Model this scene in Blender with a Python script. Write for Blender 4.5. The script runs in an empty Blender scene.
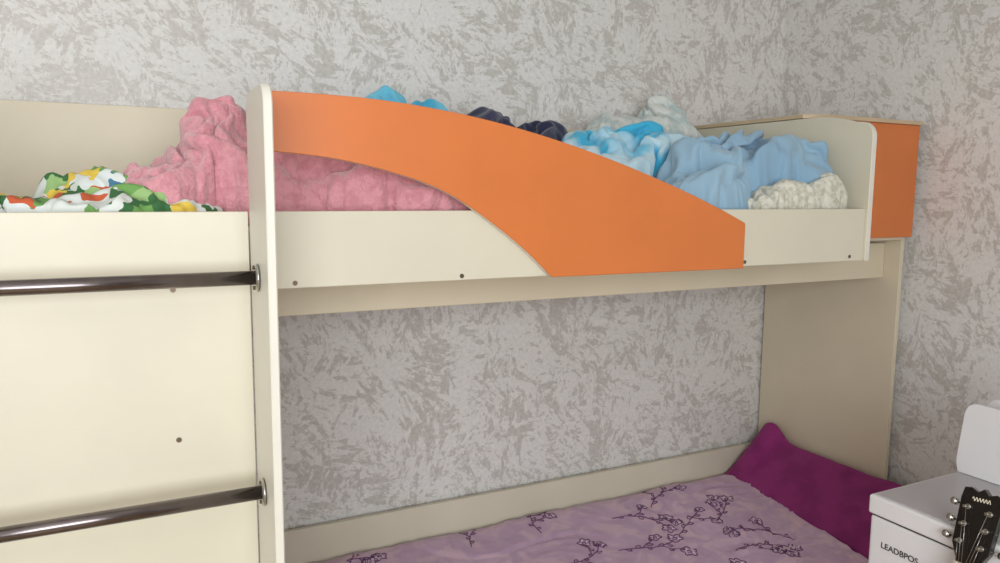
import bpy, bmesh, math, random
from mathutils import Vector, Matrix, noise
random.seed(4)
SC=bpy.context.scene; COL=bpy.context.collection
SC.view_settings.view_transform='Standard'
# ------------------------------------------------------------ helpers
def lin(c):
    c=c/255.0
    return c/12.92 if c<=0.04045 else ((c+0.055)/1.055)**2.4
def rgb(r,g,b): return (lin(r),lin(g),lin(b),1)
class NT:
    def __init__(s,name):
        s.m=bpy.data.materials.new(name); s.m.use_nodes=True; s.t=s.m.node_tree
        s.b=s.t.nodes['Principled BSDF']
    def n(s,typ,**k):
        x=s.t.nodes.new(typ)
        for a,v in k.items():
            if a.startswith('i_'):
                key=a[2:]; key=int(key) if key.isdigit() else key.replace('_',' ')
                x.inputs[key].default_value=v
            else: setattr(x,a,v)
        return x
    def l(s,a,b): s.t.links.new(a,b)
    def ramp(s,stops,interp='LINEAR'):
        r=s.n('ShaderNodeValToRGB'); e=r.color_ramp; e.interpolation=interp
        while len(e.elements)<len(stops): e.elements.new(0.5)
        for i,(p,c) in enumerate(stops): e.elements[i].position=p; e.elements[i].color=c
        return r
def simple(name,col,rough=0.5,metal=0,var=0.06,scale=8,bump=0.0,bscale=60,spec=0.5,sheen=0,coat=0):
    t=NT(name); tc=t.n('ShaderNodeTexCoord')
    nz=t.n('ShaderNodeTexNoise',i_Scale=scale,i_Detail=4.0); t.l(tc.outputs['Object'],nz.inputs['Vector'])
    lo=tuple(c*(1-var) for c in col[:3])+(1,); hi=tuple(min(1,c*(1+var)) for c in col[:3])+(1,)
    r=t.ramp([(0.3,lo),(0.7,hi)]); t.l(nz.outputs['Fac'],r.inputs['Fac']); t.l(r.outputs['Color'],t.b.inputs['Base Color'])
    t.b.inputs['Roughness'].default_value=rough; t.b.inputs['Metallic'].default_value=metal
    t.b.inputs['Specular IOR Level'].default_value=spec
    t.b.inputs['Sheen Weight'].default_value=sheen; t.b.inputs['Coat Weight'].default_value=coat
    if bump>0:
        n2=t.n('ShaderNodeTexNoise',i_Scale=bscale,i_Detail=3.0); t.l(tc.outputs['Object'],n2.inputs['Vector'])
        bp=t.n('ShaderNodeBump',i_Strength=bump,i_Distance=0.01); t.l(n2.outputs['Fac'],bp.inputs['Height']); t.l(bp.outputs['Normal'],t.b.inputs['Normal'])
    return t.m
def empty(name):
    e=bpy.data.objects.new(name,None); COL.objects.link(e); e.empty_display_size=.1; return e
def link(name,me,mats,parent=None,smooth=False):
    o=bpy.data.objects.new(name,me); COL.objects.link(o)
    for m in (mats if isinstance(mats,(list,tuple)) else [mats]): me.materials.append(m)
    if smooth:
        for p in me.polygons: p.use_smooth=True
    if parent: o.parent=parent
    return o
def box(name,x0,x1,y0,y1,z0,z1,mat,parent=None,bev=0.0015):
    bm=bmesh.new(); bmesh.ops.create_cube(bm,size=1)
    for v in bm.verts: v.co=Vector(((x0+x1)/2+v.co.x*(x1-x0),(y0+y1)/2+v.co.y*(y1-y0),(z0+z1)/2+v.co.z*(z1-z0)))
    if bev: bmesh.ops.bevel(bm,geom=bm.edges[:],offset=bev,segments=2,affect='EDGES',profile=.5)
    me=bpy.data.meshes.new(name); bm.to_mesh(me); bm.free()
    return link(name,me,mat,parent)
def prism(name,outline,axis,a0,a1,mat,parent=None,edge_mat=None,bev=0.0012):
    """outline in the 2 other axes (order x<y<z), extruded along axis a0..a1"""
    def co(u,v,a):
        if axis==0: return (a,u,v)
        if axis==1: return (u,a,v)
        return (u,v,a)
    bm=bmesh.new(); A=[bm.verts.new(co(u,v,a0)) for u,v in outline]; B=[bm.verts.new(co(u,v,a1)) for u,v in outline]
    n=len(A); f1=bm.faces.new(A); f2=bm.faces.new(B[::-1]); sides=[]
    for i in range(n): sides.append(bm.faces.new((A[i],B[i],B[(i+1)%n],A[(i+1)%n])))
    if edge_mat:
        for f in sides: f.material_index=1
    bmesh.ops.recalc_face_normals(bm,faces=bm.faces[:])
    if bev:
        ed=[e for e in bm.edges if (f1 in e.link_faces or f2 in e.link_faces)]
        bmesh.ops.bevel(bm,geom=ed,offset=bev,segments=1,affect='EDGES')
    me=bpy.data.meshes.new(name); bm.to_mesh(me); bm.free()
    return link(name,me,[mat,edge_mat] if edge_mat else mat,parent)
def cyl(name,p0,p1,r,mat,parent=None,seg=28,r2=None,bev=0):
    p0=Vector(p0);p1=Vector(p1);d=p1-p0
    bm=bmesh.new(); bmesh.ops.create_cone(bm,cap_ends=True,segments=seg,radius1=r,radius2=r if r2 is None else r2,depth=d.length)
    bmesh.ops.transform(bm,matrix=Matrix.Translation((p0+p1)/2)@d.to_track_quat('Z','Y').to_matrix().to_4x4(),verts=bm.verts)
    if bev:
        ed=[e for e in bm.edges if any(len(f.verts)>4 for f in e.link_faces)]
        bmesh.ops.bevel(bm,geom=ed,offset=bev,segments=2,affect='EDGES')
    me=bpy.data.meshes.new(name); bm.to_mesh(me); bm.free()
    for p in me.polygons: p.use_smooth=len(p.vertices)<=4
    return link(name,me,mat,parent)
def smoothcurve(pts,k=6,closed=False):
    out=[];n=len(pts)
    for i in range(n-1):
        p0=pts[max(i-1,0)];p1=pts[i];p2=pts[i+1];p3=pts[min(i+2,n-1)]
        for j in range(k):
            t=j/k
            out.append(tuple(0.5*((2*p1[q])+(-p0[q]+p2[q])*t+(2*p0[q]-5*p1[q]+4*p2[q]-p3[q])*t*t+(-p0[q]+3*p1[q]-3*p2[q]+p3[q])*t**3) for q in range(len(p1))))
    out.append(tuple(pts[-1])); return out
# ------------------------------------------------------------ camera (solved from the photo's vanishing points)
f=750.0
CX=Vector((1510,77.5,-f)).normalized(); CZ=-Vector((-54,-6200,-f)).normalized()
CZ=(CZ-CX*CZ.dot(CX)).normalized(); CY=CZ.cross(CX); R=Matrix((CX,CY,CZ))
c=bpy.data.cameras.new("camera"); c.lens=27; c.sensor_width=36; c.clip_start=.02
co=bpy.data.objects.new("camera",c); co.matrix_world=Matrix.Translation((0,0,1.5))@R.to_4x4()
COL.objects.link(co); SC.camera=co
# ------------------------------------------------------------ materials
def wallpaper():
    t=NT("wallpaper_flaked"); tc=t.n('ShaderNodeTexCoord'); sp=t.n('ShaderNodeSeparateXYZ'); t.l(tc.outputs['Object'],sp.inputs[0])
    ad=t.n('ShaderNodeMath',operation='SUBTRACT'); t.l(sp.outputs['X'],ad.inputs[0]); t.l(sp.outputs['Y'],ad.inputs[1])
    uv=t.n('ShaderNodeCombineXYZ'); t.l(ad.outputs[0],uv.inputs['X']); t.l(sp.outputs['Z'],uv.inputs['Y'])
    def layer(scale,stretch,nscale,seed,th,soft=.025,rough=.74,warp=.16):
        off=t.n('ShaderNodeVectorMath',operation='ADD'); off.inputs[1].default_value=(seed,seed*1.7,0); t.l(uv.outputs[0],off.inputs[0])
        wn=t.n('ShaderNodeTexNoise',i_Scale=10.0,i_Detail=5.0); t.l(off.outputs[0],wn.inputs['Vector'])
        ws=t.n('ShaderNodeVectorMath',operation='SCALE'); ws.inputs['Scale'].default_value=warp; t.l(wn.outputs['Color'],ws.inputs[0])
        wa=t.n('ShaderNodeVectorMath',operation='ADD'); t.l(off.outputs[0],wa.inputs[0]); t.l(ws.outputs[0],wa.inputs[1])
        vo=t.n('ShaderNodeTexVoronoi',i_Scale=scale); vo.voronoi_dimensions='2D'; t.l(wa.outputs[0],vo.inputs['Vector'])
        sc=t.n('ShaderNodeSeparateColor'); t.l(vo.outputs['Color'],sc.inputs[0])
        an=t.n('ShaderNodeMath',operation='MULTIPLY_ADD'); an.inputs[1].default_value=2.4; an.inputs[2].default_value=-.3; t.l(sc.outputs[0],an.inputs[0])
        rt=t.n('ShaderNodeVectorRotate',rotation_type='Z_AXIS'); t.l(off.outputs[0],rt.inputs['Vector']); t.l(an.outputs[0],rt.inputs['Angle'])
        mp=t.n('ShaderNodeVectorMath',operation='MULTIPLY'); mp.inputs[1].default_value=(1,stretch,1); t.l(rt.outputs[0],mp.inputs[0])
        nz=t.n('ShaderNodeTexNoise',i_Scale=nscale,i_Detail=6.0,i_Roughness=rough); t.l(mp.outputs[0],nz.inputs['Vector'])
        cm=t.n('ShaderNodeTexNoise',i_Scale=6.0,i_Detail=1.0); t.l(off.outputs[0],cm.inputs['Vector'])
        s2=t.n('ShaderNodeMath',operation='MULTIPLY_ADD'); s2.inputs[1].default_value=.32; s2.inputs[2].default_value=-.16; t.l(cm.outputs['Fac'],s2.inputs[0])
        a2=t.n('ShaderNodeMath',operation='ADD'); t.l(nz.outputs['Fac'],a2.inputs[0]); t.l(s2.outputs[0],a2.inputs[1])
        rp=t.ramp([(th,(0,0,0,1)),(th+soft,(1,1,1,1))]); t.l(a2.outputs[0],rp.inputs['Fac'])
        return rp
    a=layer(9,2.5,12,0,.52); b=layer(16,2.2,24,5.3,.57)
    mx=t.n('ShaderNodeMath',operation='MAXIMUM'); t.l(a.outputs[0],mx.inputs[0]); t.l(b.outputs[0],mx.inputs[1])
    big=t.n('ShaderNodeTexNoise',i_Scale=80.0,i_Detail=4.0); t.l(uv.outputs[0],big.inputs['Vector'])
    base=t.ramp([(.3,rgb(214,212,208)),(.7,rgb(228,226,222))]); t.l(big.outputs['Fac'],base.inputs['Fac'])
    fl=t.ramp([(.3,rgb(184,180,173)),(.7,rgb(206,202,196))]); t.l(big.outputs['Fac'],fl.inputs['Fac'])
    mc=t.n('ShaderNodeMix',data_type='RGBA'); t.l(mx.outputs[0],mc.inputs['Factor']); t.l(base.outputs[0],mc.inputs['A']); t.l(fl.outputs[0],mc.inputs['B'])
    t.l(mc.outputs['Result'],t.b.inputs['Base Color'])
    rr=t.n('ShaderNodeMapRange',i_3=.62,i_4=.42); t.l(mx.outputs[0],rr.inputs[0]); t.l(rr.outputs[0],t.b.inputs['Roughness'])
    bp=t.n('ShaderNodeBump',i_Strength=.2,i_Distance=.002); t.l(mx.outputs[0],bp.inputs['Height']); t.l(bp.outputs[0],t.b.inputs['Normal'])
    return t.m
WP=wallpaper()
CREAM=simple("cream_laminate",rgb(211,205,185),.42,var=.03,scale=5,bump=.02,bscale=300)
CREAM2=simple("cream_laminate_inner",rgb(214,203,178),.45,var=.03,scale=5)
EDGE=simple("cream_edge_band",rgb(220,217,205),.4,var=.02)
TAN=simple("tan_edge_band",rgb(196,174,142),.5,var=.05)
ORANGE=simple("orange_laminate",rgb(209,118,59),.4,var=.04,scale=7,bump=.02,bscale=250)
CHROME=simple("steel_tube",rgb(120,112,112),.22,metal=1,var=.15,scale=20)
NICKEL=simple("nickel_flange",rgb(190,188,182),.25,metal=1,var=.05)
SCREW=simple("dark_screw",rgb(110,95,80),.4,metal=.8)
PLY=simple("plywood_base",rgb(205,180,140),.6,var=.08,scale=12)
MATT=simple("mattress_fabric",rgb(225,222,215),.9,var=.03,bump=.1)
# ------------------------------------------------------------ room
XR=2.437; YB=2.30; XL=-2.4; YF=-1.7; ZC=2.65
box("wall_back",XL-.1,XR+.1,YB,YB+.1,0,ZC,WP,bev=0)
box("wall_right",XR,XR+.1,YF,YB,0,ZC,WP,bev=0)
box("wall_left",XL-.1,XL,YF,YB,0,ZC,WP,bev=0)
wf=empty("wall_front"); wx0,wx1,wz0,wz1=-2.0,.7,.85,2.35
box("wall_front_left",XL-.1,wx0,YF-.1,YF,0,ZC,WP,wf,0); box("wall_front_right",wx1,XR+.1,YF-.1,YF,0,ZC,WP,wf,0)
box("wall_front_under",wx0,wx1,YF-.1,YF,0,wz0,WP,wf,0); box("wall_front_over",wx0,wx1,YF-.1,YF,wz1,ZC,WP,wf,0)
WHITE=simple("white_paint",rgb(240,240,236),.4,var=.01)
w=empty("window_1"); wm=(wx0+wx1)/2
for i,(a,b_,c_,d_) in enumerate([(wx0,wx0+.06,wz0,wz1),(wx1-.06,wx1,wz0,wz1),(wx0+.06,wx1-.06,wz0,wz0+.06),(wx0+.06,wx1-.06,wz1-.06,wz1),(wm-.03,wm+.03,wz0+.06,wz1-.06)]):
    box("frame_%d"%i,a,b_,YF-.08,YF-.02,c_,d_,WHITE,w)
box("floor",XL-.1,XR+.1,YF-.1,YB+.1,-.1,0,simple("laminate_floor",rgb(176,150,120),.4,var=.12,scale=6),bev=0)
box("ceiling",XL-.1,XR+.1,YF-.1,YB+.1,ZC,ZC+.1,simple("ceiling_white",rgb(242,242,240),.9,var=.01),bev=0)
# ------------------------------------------------------------ bunk bed
bed=empty("bunk_bed")
M=1.45; XA=-.46; XG=1.885
box("front_rail",.226,XG,M,M+.018,1.311,1.458,CREAM,bed)
box("front_panel",XA,.205,M,M+.018,.02,1.458,CREAM,bed)
box("side_partition",.187,.205,M+.018,2.26,.0,1.32,CREAM2,bed)
box("side_partition_outer",XA,XA+.018,M+.018,2.26,.0,1.458,CREAM2,bed)
box("back_rail",XA,XG,2.262,2.28,1.311,1.715,CREAM2,bed)
box("bed_base",XA+.018,XG,M+.018,2.262,1.33,1.345,PLY,bed)
box("support_beam",.205,2.388,1.75,1.768,1.208,1.33,CREAM2,bed)
box("end_support_panel",2.389,2.407,1.69,2.29,.0,1.728,CREAM2,bed)
def rpost(name,x0,x1):
    y0,y1,zt,r=1.262,1.449,1.671,.035
    o=[(y0,.0),(y1,.0)]
    o+=[(y1-r+r*math.cos(a),zt-r+r*math.sin(a)) for a in [math.pi/2*i/8 for i in range(9)]]
    o+=[(y0+r-r*math.sin(a),zt-r+r*math.cos(a)) for a in [math.pi/2*i/8 for i in range(9)]]
    prism(name,o,0,x0,x1,EDGE,bed,bev=.002)
rpost("ladder_post_right",.2065,.2215); rpost("ladder_post_left",-.44,-.424)
for i,z in enumerate((1.345,.953,.561,.17)):
    cyl("ladder_rung_%d"%i,(-.423,1.36,z),(.206,1.36,z),.0125,CHROME,bed)
    cyl("flange_r%d"%i,(.199,1.36,z),(.2063,1.36,z),.025,NICKEL,bed,bev=.002)
    cyl("flange_l%d"%i,(-.4238,1.36,z),(-.416,1.36,z),.025,NICKEL,bed,bev=.002)
    for s in (-1,1): cyl("flange_screw_%d%d"%(i,s),(.1965,1.36,z+s*.018),(.1992,1.36,z+s*.018),.0035,SCREW,bed,seg=10)
top=smoothcurve([(.2222,1.677),(.339,1.677),(.456,1.673),(.582,1.661),(.718,1.640),(.865,1.608),(1.027,1.564),(1.205,1.506),(1.335,1.457),(1.413,1.424)])
bot=smoothcurve([(.846,1.310),(.769,1.379),(.672,1.449),(.581,1.501),(.475,1.535),(.356,1.559),(.2222,1.570)])
prism("guard_board",top+[(1.415,1.420),(1.415,1.308)]+bot,1,M-.018,M-.0005,ORANGE,bed,edge_mat=EDGE)
r=.045; y0=1.442;zt=1.704
o=[(2.262,1.311),(2.262,1.728),(1.62,1.728)]+smoothcurve([(1.62,1.728),(1.56,1.72),(1.50,zt)],4)[1:-1]+[(y0+r-r*math.sin(a),zt-r+r*math.cos(a)) for a in [math.pi/2*i/10 for i in range(11)]]+[(y0,1.311)]
prism("end_guard",o,0,XG,XG+.018,CREAM,bed,edge_mat=EDGE)
prism("end_guard_left",o,0,XA-.02,XA-.001,CREAM,bed,edge_mat=EDGE)
box("end_box_front",XG+.019,2.400,1.660,1.678,1.356,1.729,ORANGE,bed)
ot=smoothcurve([(XG-.002,1.69),(XG+.06,1.655),(XG+.2,1.652),(2.402,1.652)],5)
prism("end_box_top",[(XG-.002,2.285)]+ot+[(2.402,2.285)],2,1.7295,1.742,TAN,bed)
box("end_box_bottom",XG+.019,2.388,1.679,2.285,1.345,1.36,CREAM2,bed)
box("lower_back_rail",.206,2.388,2.262,2.28,.0,.448,CREAM,bed)
box("lower_front_rail",.23,2.388,1.46,1.478,.14,.32,CREAM,bed)
box("lower_base",.23,2.388,1.479,2.26,.15,.165,PLY,bed)
for i,(x,z,m) in enumerate([(.287,1.321,SCREW),(.635,1.320,SCREW),(1.435,1.322,SCREW),(1.83,1.324,SCREW),(.072,1.319,SCREW),(.071,1.042,SCREW),(-.2,1.319,SCREW)]):
    cyl("cam_screw_%d"%i,(x,M-.0015,z),(x,M+.001,z),.0048,m,bed,seg=16)
# ------------------------------------------------------------ mattresses
m1=box("mattress",XA+.03,XG-.01,M+.025,2.25,1.346,1.425,MATT,bev=.02)
m2=box("mattress.001",.25,2.37,1.482,2.255,.166,.31,MATT,bev=.02)
# ------------------------------------------------------------ cloth piles: each one is simulated over a soft mound, then frozen
def fold(x,y,ang,freq,seed,warp=.10):
    w=noise.noise_vector(Vector((x*3.2+seed,y*3.2,seed)))
    x+=w.x*warp; y+=w.y*warp
    a=ang+1.1*noise.noise(Vector((x*2.2,y*2.2,seed+9)))
    ca,sa=math.cos(a),math.sin(a)
    u=(x*ca+y*sa)*freq*.32; v=(-x*sa+y*ca)*freq
    n=noise.noise(Vector((u+seed*3,v,seed)))
    r1=1-min(1,abs(n)*2.4)
    n2=noise.noise(Vector((u*1.9+3+seed,v*2.1,seed+4)))
    r2=1-min(1,abs(n2)*2.4)
    return r1*r1*.7+r2*r2*.3
def moundmesh(name,blobs,z0,seed,ang,freq,amp,res,edge,ymin,ymax,xmax,power,grow=0,lift=0):
    x0=min(b[0]-b[2] for b in blobs)-.05;x1=max(b[0]+b[2] for b in blobs)+.05
    y0=min(b[1]-b[3] for b in blobs)-.05;y1=max(b[1]+b[3] for b in blobs)+.05
    nx=int((x1-x0)/res);ny=int((y1-y0)/res)
    bm=bmesh.new();grid={}
    for i in range(nx+1):
        for j in range(ny+1):
            x=x0+i*res;y=y0+j*res
            if y>ymax-.003 or y<ymin+.003 or x>xmax-.003: continue
            e=edge*noise.noise(Vector((x*9+seed,y*9,seed)))
            s=0;best=9
            for (bx,by,rx,ry,h) in blobs:
                d=((x-bx)/rx)**2+((y-by)/ry)**2+e
                best=min(best,d)
                if d<1: s+=(h*(1-d)**power)**5
            if best>1.0+grow: continue
            H=s**.2
            z=z0+H
            if amp: z+=-amp*.6+amp*fold(x,y,ang,freq,seed)*1.3
            grid[i,j]=bm.verts.new((x,y,max(z,z0)+lift))
    for (i,j),v in grid.items():
        q=[grid.get(k) for k in ((i,j),(i+1,j),(i+1,j+1),(i,j+1))]
        if all(q): bm.faces.new(q)
    loose=[v for v in bm.verts if not v.link_faces]; bmesh.ops.delete(bm,geom=loose,context='VERTS')
    return bm
SIM=[];COLL=[]
def collider(o,out=.004):
    md=o.modifiers.new("col",'COLLISION'); o.collision.thickness_outer=out; o.collision.cloth_friction=25; o.collision.damping=.6; COLL.append(o)
def heap(name,blobs,z0,mat,seed,ang=0,freq=9,amp=.02,res=.011,edge=.2,ymin=1.474,ymax=2.258,xmax=1.882,power=.5,grow_size=.3,thick=.004,stiff=3,core=.84):
    cb=[(a,b,c_*.9,d*.9,h*core) for a,b,c_,d,h in blobs]
    bm=moundmesh(name,cb,z0,seed,ang,freq,0,.02,edge,ymin,ymax,xmax,power)
    me=bpy.data.meshes.new("core"); bm.to_mesh(me); bm.free(); oc=bpy.data.objects.new("core",me); COL.objects.link(oc); collider(oc)
    bm=moundmesh(name,blobs,z0,seed,ang,freq,amp,res,edge,ymin,ymax,xmax,power,lift=.012)
    bv=set(v for e in bm.edges if len(e.link_faces)==1 for v in e.verts)
    bm.verts.index_update(); idx=[]
    for v in bv: v.co.z=z0+.003; idx.append(v.index)
    me=bpy.data.meshes.new(name); bm.to_mesh(me); bm.free(); o=link(name,me,mat,smooth=True)
    vg=o.vertex_groups.new(name="pin"); vg.add(idx,1.0,'REPLACE')
    md=o.modifiers.new("cl",'CLOTH'); s=md.settings; s.quality=6; s.mass=.25
    s.vertex_group_mass="pin"; s.pin_stiffness=1
    s.tension_stiffness=12; s.compression_stiffness=12; s.shear_stiffness=4; s.bending_stiffness=stiff*.05
    s.shrink_min=-grow_size; s.shrink_max=-grow_size; s.air_damping=2
    cs=md.collision_settings; cs.distance_min=.004; cs.use_self_collision=True; cs.self_distance_min=.004; cs.collision_quality=3
    md.point_cache.frame_end=60
    SIM.append((o,thick)); return o
def fabric(name,col,col2=None,scale=5,bump=.3,bscale=400,sheen=.3,rough=.9,th=(.45,.6),dist=0.0,bd=.004):
    t=NT(name); tc=t.n('ShaderNodeTexCoord')
    nz=t.n('ShaderNodeTexNoise',i_Scale=float(scale),i_Detail=2.0,i_Distortion=dist); t.l(tc.outputs['Object'],nz.inputs['Vector'])
    r=t.ramp([(th[0],col),(th[1],col2 or tuple(c*.9 for c in col[:3])+(1,))]); t.l(nz.outputs['Fac'],r.inputs['Fac']); t.l(r.outputs[0],t.b.inputs['Base Color'])
    n2=t.n('ShaderNodeTexNoise',i_Scale=float(bscale),i_Detail=2.0); t.l(tc.outputs['Object'],n2.inputs['Vector'])
    bp=t.n('ShaderNodeBump',i_Strength=bump,i_Distance=bd); t.l(n2.outputs['Fac'],bp.inputs['Height']); t.l(bp.outputs[0],t.b.inputs['Normal'])
    t.b.inputs['Roughness'].default_value=rough; t.b.inputs['Sheen Weight'].default_value=sheen; t.b.inputs['Specular IOR Level'].default_value=.2
    return t.m
PINK=fabric("pink_fleece",rgb(216,152,160),rgb(204,138,147),40,.9,120,.5,bd=.006)
NAVY=fabric("navy_fabric",rgb(42,46,72),rgb(54,56,84),8)
CYAN=fabric("cyan_towel",rgb(70,175,210),rgb(110,195,222),7,.5,200,th=(.48,.55))
CYAN2=fabric("turquoise_print",rgb(66,176,212),rgb(186,214,224),5,.2,200,th=(.44,.53),dist=1.0)
LBLUE=fabric("light_blue_cotton",rgb(146,178,198),rgb(136,170,194),4,.15,300)
LACE=fabric("cream_lace",rgb(214,212,198),rgb(190,188,170),70,.9,110)
GREYW=fabric("grey_white_knit",rgb(212,216,210),rgb(178,192,190),22,.5,120)
def floral():
    t=NT("green_floral_cotton"); tc=t.n('ShaderNodeTexCoord')
    v=t.n('ShaderNodeTexVoronoi',i_Scale=28.0)
    wn=t.n('ShaderNodeTexNoise',i_Scale=22.0,i_Detail=2.0); t.l(tc.outputs['Object'],wn.inputs['Vector'])
    ws=t.n('ShaderNodeVectorMath',operation='SCALE'); ws.inputs['Scale'].default_value=.08; t.l(wn.outputs['Color'],ws.inputs[0])
    wa=t.n('ShaderNodeVectorMath',operation='ADD'); t.l(tc.outputs['Object'],wa.inputs[0]); t.l(ws.outputs[0],wa.inputs[1]); t.l(wa.outputs[0],v.inputs['Vector'])
    sc=t.n('ShaderNodeSeparateColor'); t.l(v.outputs['Color'],sc.inputs[0])
    r=t.ramp([(0,rgb(214,220,214)),(.28,rgb(110,158,84)),(.46,rgb(56,108,62)),(.64,rgb(216,222,220)),(.76,rgb(150,184,120)),(.87,rgb(70,120,150)),(.92,rgb(226,196,80)),(.965,rgb(196,92,56))],'CONSTANT')
    t.l(sc.outputs[0],r.inputs['Fac'])
    t.l(r.outputs[0],t.b.inputs['Base Color']); t.b.inputs['Roughness'].default_value=.85
    return t.m
FLOR=floral()
Z0=1.427
st_=[box("tmp1",XA,XG,M,2.3,1.30,1.425,MATT,bev=0),box("tmp2",XA,XG,M-.03,M+.018,1.3,1.75,MATT,bev=0),box("tmp3",XA,XG,2.262,2.3,1.3,1.9,MATT,bev=0),box("tmp4",XG,XG+.03,1.4,2.3,1.3,1.9,MATT,bev=0)]
for o in st_: collider(o,.002)
heap("floral_sheet",[(-.26,1.60,.26,.12,.045),(-.03,1.70,.12,.11,.10),(-.03,1.58,.22,.10,.045)],Z0,FLOR,3.1,ang=.3,freq=11,amp=.015,grow_size=.3)
heap("pink_blanket",[(.20,1.72,.10,.13,.20),(.12,1.70,.10,.12,.13),(.06,1.64,.09,.10,.085),(.31,1.68,.15,.14,.13),(.47,1.66,.19,.15,.12),(.62,1.62,.17,.14,.095),(.73,1.60,.12,.11,.06)],Z0,PINK,7.7,ang=.5,freq=8,amp=.03,power=.42,thick=.006,stiff=8,grow_size=.42,core=.86)
heap("navy_cloth",[(.40,1.95,.2,.10,.23),(.60,1.95,.16,.10,.19)],Z0,NAVY,12.3,ang=.2,freq=10)
heap("navy_cloth.001",[(1.01,2.10,.16,.14,.295),(1.17,2.07,.14,.14,.268)],Z0,NAVY,15.1,ang=-.3,freq=10,grow_size=.3,core=.9)
heap("cyan_towel",[(.69,2.15,.14,.10,.315),(.84,2.15,.14,.10,.318)],Z0,CYAN,21.3,ang=0,freq=8,core=.94,grow_size=.22)
heap("turquoise_sheet",[(1.30,1.93,.19,.18,.235),(1.46,1.90,.17,.16,.24)],Z0,CYAN2,27.9,ang=-.5,freq=8,grow_size=.4,core=.88)
heap("grey_knit_sweater",[(1.54,2.10,.20,.13,.325),(1.71,2.10,.16,.13,.35)],Z0,GREYW,31.9,ang=.4,freq=10,core=.94)
heap("light_blue_sheet",[(1.54,1.72,.19,.16,.22),(1.68,1.70,.19,.17,.235),(1.78,1.64,.11,.13,.19),(1.42,1.60,.16,.12,.11)],Z0,LBLUE,36.4,ang=-.6,freq=7,amp=.03,grow_size=.45,core=.86)
heap("lace_pillowcase",[(1.66,1.53,.2,.056,.07),(1.79,1.53,.09,.056,.09)],Z0,LACE,41.4,ang=.3,freq=14,grow_size=.35,res=.008,amp=.012)
SC.frame_start=1; SC.frame_end=60
for fr in range(1,37): SC.frame_set(fr)
dg=bpy.context.evaluated_depsgraph_get()
for o,th in SIM:
    ev=o.evaluated_get(dg); nm=bpy.data.meshes.new_from_object(ev,depsgraph=dg)
    o.modifiers.clear(); o.data=nm; nm.name=o.name
    for p in nm.polygons: p.use_smooth=True
    sd=o.modifiers.new("smooth",'SUBSURF'); sd.levels=1; sd.render_levels=2
    so=o.modifiers.new("thickness",'SOLIDIFY'); so.thickness=th; so.offset=0
for o in COLL: bpy.data.objects.remove(o,do_unlink=True)
SC.frame_set(1)
# ------------------------------------------------------------ lower bedding
def bh(x,y):
    z=.352+.012*noise.noise(Vector((x*2.5,y*2.5,3)))
    z+=.010*fold(x,y,.35,4.5,51,.15)
    z-=.02*max(0,(y-2.18)/.08)**2
    return z
def bedspread():
    t=NT("lilac_bedspread"); tc=t.n('ShaderNodeTexCoord')
    nz=t.n('ShaderNodeTexNoise',i_Scale=9.0,i_Detail=3.0,i_Distortion=1.5); t.l(tc.outputs['Object'],nz.inputs['Vector'])
    r=t.ramp([(.35,rgb(194,160,190)),(.5,rgb(202,170,198)),(.6,rgb(216,184,202))]); t.l(nz.outputs['Fac'],r.inputs['Fac'])
    t.l(r.outputs[0],t.b.inputs['Base Color']); t.b.inputs['Roughness'].default_value=.75; t.b.inputs['Sheen Weight'].default_value=.2
    n2=t.n('ShaderNodeTexNoise',i_Scale=38.0,i_Detail=3.0); t.l(tc.outputs['Object'],n2.inputs['Vector'])
    bp=t.n('ShaderNodeBump',i_Strength=.3,i_Distance=.005); t.l(n2.outputs['Fac'],bp.inputs['Height']); t.l(bp.outputs[0],t.b.inputs['Normal'])
    return t.m
bm=bmesh.new(); nx,ny=150,70; G=[]
for i in range(nx+1):
    row=[]
    for j in range(ny+1):
        x=.24+i/nx*(2.12-.24); y=1.44+j/ny*(2.258-1.44)
        z=bh(x,y)
        if j==0: z=.16
        if j==1: z=.26; 
        if j<=1: y=1.448
        row.append(bm.verts.new((x+(.09*(y-1.85)/.4 if i>nx-10 else 0)*((i-nx+10)/10 if i>nx-10 else 0),y,z)))
    G.append(row)
for i in range(nx):
    for j in range(ny): bm.faces.new((G[i][j],G[i+1][j],G[i+1][j+1],G[i][j+1]))
me=bpy.data.meshes.new("bedspread"); bm.to_mesh(me); bm.free()
spread=link("bedspread",me,bedspread(),smooth=True)
THREAD=simple("purple_thread",rgb(104,62,106),.6,var=.15,scale=40)
WTHREAD=simple("white_thread",rgb(232,216,226),.6,var=.05,scale=40)
def curveobj(name,lines,mat,r,parent):
    cu=bpy.data.curves.new(name,'CURVE'); cu.dimensions='3D'; cu.bevel_depth=r; cu.bevel_resolution=1
    for L,cyc in lines:
        s=cu.splines.new('POLY'); s.points.add(len(L)-1)
        for p,(x,y) in zip(s.points,L): p.co=(x,y,bh(x,y)+.0009,1)
        s.use_cyclic_u=cyc
    o=bpy.data.objects.new(name,cu); COL.objects.link(o); cu.materials.append(mat); o.parent=parent
dark=[];white=[]
def inb(p): return .3<p[0]<2.02 and 1.47<p[1]<2.235
def flower(x,y,s,a0):
    L=[]
    for k in range(61):
        a=k/60*2*math.pi; rr=s*(.62+.38*abs(math.cos(2.5*a+a0)))
        L.append((x+rr*math.cos(a),y+rr*math.sin(a)))
    if all(map(inb,L)): 
        dark.append((L[:-1],True)); dark.append(([(x+s*.28*math.cos(k/10*6.28),y+s*.28*math.sin(k/10*6.28)) for k in range(10)],True))
        for k in range(5):
            a=a0+k*1.2566; white.append(([(x+s*.3*math.cos(a),y+s*.3*math.sin(a)),(x+s*.7*math.cos(a),y+s*.7*math.sin(a))],False))
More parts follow.
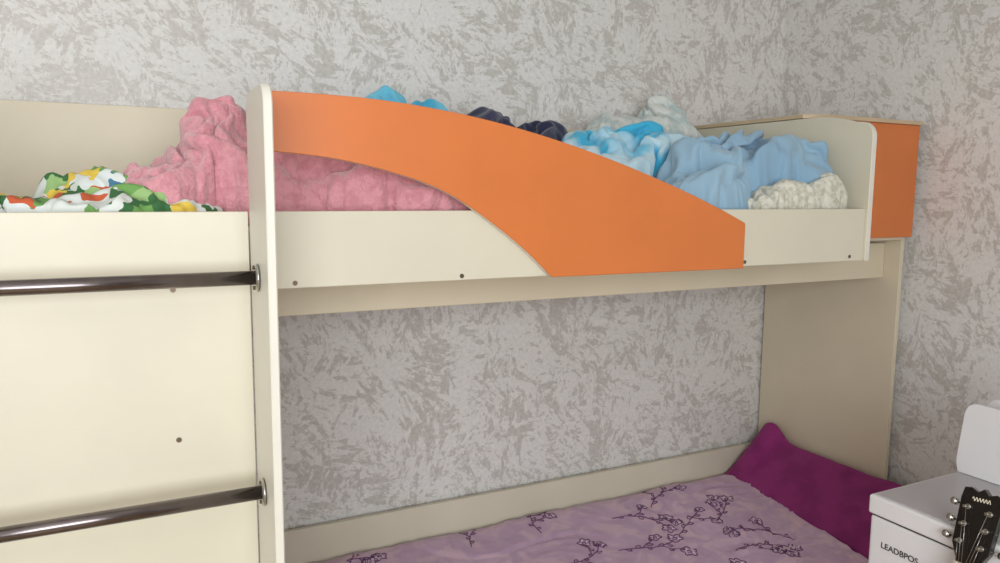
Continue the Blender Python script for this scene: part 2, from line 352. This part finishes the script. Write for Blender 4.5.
def leaf(x,y,a,s):
    L=[]
    for k in range(17):
        t=k/16; u=s*t; v=.3*s*math.sin(math.pi*t)**.8; L.append((x+u*math.cos(a)-v*math.sin(a),y+u*math.sin(a)+v*math.cos(a)))
    for k in range(15,0,-1):
        t=k/16; u=s*t; v=-.3*s*math.sin(math.pi*t)**.8; L.append((x+u*math.cos(a)-v*math.sin(a),y+u*math.sin(a)+v*math.cos(a)))
    if all(map(inb,L)): dark.append((L,True))
def sprig(x,y,a,n=24,step=.009,depth=0):
    L=[(x,y)]; cur=random.uniform(-.09,.09)
    for k in range(n):
        a+=cur; x+=step*math.cos(a); y+=step*math.sin(a)
        if not inb((x,y)): break
        L.append((x,y))
        if k%4==2: 
            sd=1 if (k//4)%2 else -1
            leaf(x,y,a+sd*.8,random.uniform(.016,.024))
        if depth<1 and k in (8,15): sprig(x,y,a+random.choice([-.8,.8]),8,step,1)
    if len(L)>3: dark.append((L,False))
    if inb((x,y)): flower(x+.016*math.cos(a),y+.016*math.sin(a),random.uniform(.018,.028),random.random()*3)
for gx in range(7):
    for gy in range(4):
        if (gx+gy)%5==4: continue
        sprig(.42+gx*.235+random.uniform(-.04,.04)+(gy%2)*.1,1.52+gy*.185+random.uniform(-.03,.03),random.uniform(-.6,1.6))
curveobj("embroidery_dark",dark,THREAD,.0016,spread); curveobj("embroidery_light",white,WTHREAD,.0015,spread)
# magenta padded pillow leaning on the end panel
MAG=fabric("magenta_cotton",rgb(148,50,116),rgb(134,42,106),10,.3,160,.1)
bm=bmesh.new(); nu,nv=90,40; G=[]
def ztop(y):
    return .500+.060*math.exp(-((y-2.180)/.06)**2)+.006*math.exp(-((y-1.62)/.08)**2)
for i in range(nu+1):
    y=1.50+i/nu*(2.252-1.50); row=[]
    zt=ztop(y)
    e=min(1,min(y-1.50,2.252-y)/.045); e=math.sqrt(max(0,1-(1-e)**2))
    xf=2.055+.11*(y-1.47)/.78
    for j in range(nv+1):
        t=j/nv
        if t<.75:
            s=t/.75; x=xf+(2.345-xf)*s; z=.345+(zt-.345)*s*(.35+.65*e)+.008*math.sin(math.pi*s)*e
        else:
            s=(t-.75)/.25; x=2.345+.038*math.sin(s*math.pi/2); z=.345+(zt-.345)*(.35+.65*e)-(.05)*(1-math.cos(s*math.pi/2))
        z+=.004*noise.noise(Vector((x*9,y*9,5)))*(1 if j>2 else 0)
        if j==0: z=.33
        row.append(bm.verts.new((min(x,2.386),y,z)))
    G.append(row)
for i in range(nu):
    for j in range(nv): bm.faces.new((G[i][j],G[i+1][j],G[i+1][j+1],G[i][j+1]))
be=[e for e in bm.edges if len(e.link_faces)==1]
ex=bmesh.ops.extrude_edge_only(bm,edges=be)
for v in ex['geom']:
    if isinstance(v,bmesh.types.BMVert): v.co.z=.312
bmesh.ops.recalc_face_normals(bm,faces=bm.faces[:])
me=bpy.data.meshes.new("magenta_pillow"); bm.to_mesh(me); bm.free(); link("magenta_pillow",me,MAG,smooth=True)
# ------------------------------------------------------------ side table, box, file holder
WPL=simple("white_plastic",rgb(228,228,228),.22,var=.01)
GREYT=simple("grey_top",rgb(176,172,176),.3,var=.03)
INK=simple("dark_ink",rgb(50,50,52),.5)
st=empty("side_table")
box("table_top",1.56,2.2,.62,1.14,.47,.499,WPL,st,.003)
for i,(x,y) in enumerate([(1.59,.65),(2.15,.65),(1.59,1.09),(2.15,1.09)]): box("leg_%d"%i,x,x+.03,y,y+.03,0,.469,WPL,st)
sb=empty("storage_box")
box("case",1.550,2.12,.70,1.124,.50,.748,WPL,sb,.006)
box("lid",1.545,2.125,.695,1.128,.752,.797,WPL,sb,.005)
box("lid_inset",1.556,2.114,.706,1.117,.7965,.8,GREYT,sb,.001)
box("seam",1.553,2.117,.703,1.121,.747,.753,INK,sb,0)
tx=bpy.data.curves.new("label_text",'FONT'); tx.body="LEADBPOS"; tx.size=.0195; tx.extrude=.0003; tx.offset=.00025; tx.materials.append(INK)
to=bpy.data.objects.new("label_text",tx); COL.objects.link(to); to.parent=sb
to.matrix_world=Matrix.Translation((1.5492,1.092,.679))@Matrix(((0,0,-1,0),(-1,0,0,0),(0,1,0,0),(0,0,0,1)))
mf=empty("magazine_file")
o=[(1.122,.801),(1.128,.83),(1.115,.955)]+[(1.085+.03*math.cos(a),.955+.03*math.sin(a)) for a in [math.pi/2*i/8 for i in range(9)]]+[(.86,.985),(.86,.801)]
prism("side_near",o,0,1.868,1.872,WPL,mf); prism("side_far",o,0,1.955,1.959,WPL,mf)
box("base",1.872,1.955,.86,1.12,.801,.805,WPL,mf); box("spine",1.872,1.955,.86,.864,.805,.98,WPL,mf)
# ------------------------------------------------------------ guitar
gt=empty("acoustic_guitar")
T=Vector((1.556,.875,.900)); ax=Vector((.28,0,1)).normalized(); B=T-ax*(T.z/ax.z)
wd=Vector((0,-1,0)); nn=wd.cross(ax).normalized()
if nn.x>0: nn=-nn
L=(T-B).length
GM=Matrix((( wd.x,ax.x,nn.x,B.x),(wd.y,ax.y,nn.y,B.y),(wd.z,ax.z,nn.z,B.z),(0,0,0,1)))
BLK=simple("black_lacquer",rgb(22,20,20),.2,var=.1,coat=.5); WOOD=simple("spruce_top",rgb(196,140,80),.3,var=.1,scale=14,coat=.4); DW=simple("mahogany",rgb(90,48,30),.35,var=.15); ROSE=simple("rosewood",rgb(50,34,28),.4,var=.15)
IV=simple("ivory_nut",rgb(235,228,205),.4)
def gp(name,o,z0,z1,mat,bev=.0015):
    ob=prism(name,o,2,z0,z1,mat,gt,bev=bev); ob.data.transform(GM); ob.data.update(); return ob
def gc(name,p0,p1,r,mat,**k):
    return cyl(name,GM@Vector(p0),GM@Vector(p1),r,mat,gt,**k)
body=[(0,.0),(.08,.006),(.135,.035),(.162,.09),(.160,.15),(.135,.20),(.112,.245),(.112,.285),(.125,.33),(.120,.375),(.09,.41),(.04,.425),(0,.428)]
rs=smoothcurve(body,5); outl=rs+[(-x,y) for x,y in rs[::-1][1:-1]]
gp("body",[(x,y) for x,y in outl],-.085,-.004,DW,.004); gp("soundboard",[(x*.985,y*.985+.003) for x,y in outl],-.0045,0,WOOD)
gc("soundhole",(0,.29,-.002),(0,.29,.0006),.042,BLK); gp("bridge",[(-.06,.12),(.06,.12),(.05,.145),(-.05,.145)],0,.008,ROSE)
hs=L-.165
gp("neck",[(-.026,.38),(.026,.38),(.021,hs),(-.021,hs)],-.018,0,DW,.004); gp("fretboard",[(-.027,.33),(.027,.33),(.021,hs),(-.021,hs)],.0005,.006,ROSE)
for i in range(16): 
    y=hs-(hs-.13)*(1-2**(-(i+1)/12)); gc("fret_%d"%i,(-.022,y,.0063),(.022,y,.0063),.001,NICKEL,seg=8)
gp("nut",[(-.021,hs),(.021,hs),(.021,hs+.005),(-.021,hs+.005)],-.01,.009,IV)
hd=[(-.021,hs+.005),(-.028,hs+.02),(-.038,hs+.04),(-.042,L-.03),(-.039,L-.008),(-.025,L-.004),(-.011,L-.010),(0,L),(.011,L-.010),(.025,L-.004),(.039,L-.008),(.042,L-.03),(.038,hs+.04),(.028,hs+.02),(.021,hs+.005)]
gp("headstock",hd,-.014,.001,BLK)
for sgn in (-1,1):
    for i in range(3):
        y=L-.045-i*.036; x=sgn*.022
        gc("post_%d%d"%(sgn,i),(x,y,0),(x,y,.018),.0032,NICKEL,seg=14); gc("bushing_%d%d"%(sgn,i),(x,y,.001),(x,y,.004),.0058,NICKEL,seg=14)
        gc("peg_shaft_%d%d"%(sgn,i),(sgn*.03,y,-.010),(sgn*.052,y,-.010),.0022,NICKEL,seg=10)
        gc("peg_button_%d%d"%(sgn,i),(sgn*.050,y,-.010),(sgn*.064,y,-.010),.0075,NICKEL,seg=16,bev=.002)
        gc("string_%d%d"%(sgn,i),(x,y,.010),(sgn*(.003+.0065*i),hs+.003,.0098),.0005,NICKEL,seg=6)
        gc("string_run_%d%d"%(sgn,i),(sgn*(.003+.0065*i),hs+.003,.0098),(sgn*(.004+.0095*i),.132,.010),.0005,NICKEL,seg=6)
wv=bpy.data.curves.new("headstock_mark",'CURVE'); wv.dimensions='3D'; wv.bevel_depth=.0007
s=wv.splines.new('POLY'); pts=[(-.018+.0009*k,L-.026+.004*math.sin(k*.9)+.0001*k) for k in range(41)]; s.points.add(40)
for p,(x,y) in zip(s.points,pts): q=GM@Vector((x,y,.0016)); p.co=(*q,1)
wo=bpy.data.objects.new("headstock_mark",wv); COL.objects.link(wo); wv.materials.append(IV); wo.parent=gt
# ------------------------------------------------------------ light
wd_=bpy.data.worlds.new("daylight"); SC.world=wd_; wd_.use_nodes=True
bg=wd_.node_tree.nodes['Background']; bg.inputs[0].default_value=(.75,.86,1,1); bg.inputs[1].default_value=1.4
def area(name,loc,rot,sx,sy,pw,col):
    l=bpy.data.lights.new(name,'AREA'); l.shape='RECTANGLE'; l.size=sx; l.size_y=sy; l.energy=pw; l.color=col
    o=bpy.data.objects.new(name,l); o.location=loc; o.rotation_euler=rot; COL.objects.link(o); return o
area("window_daylight",((wx0+wx1)/2,YF+.02,1.6),(math.radians(90),0,0),2.6,1.4,86,(.96,.98,1))
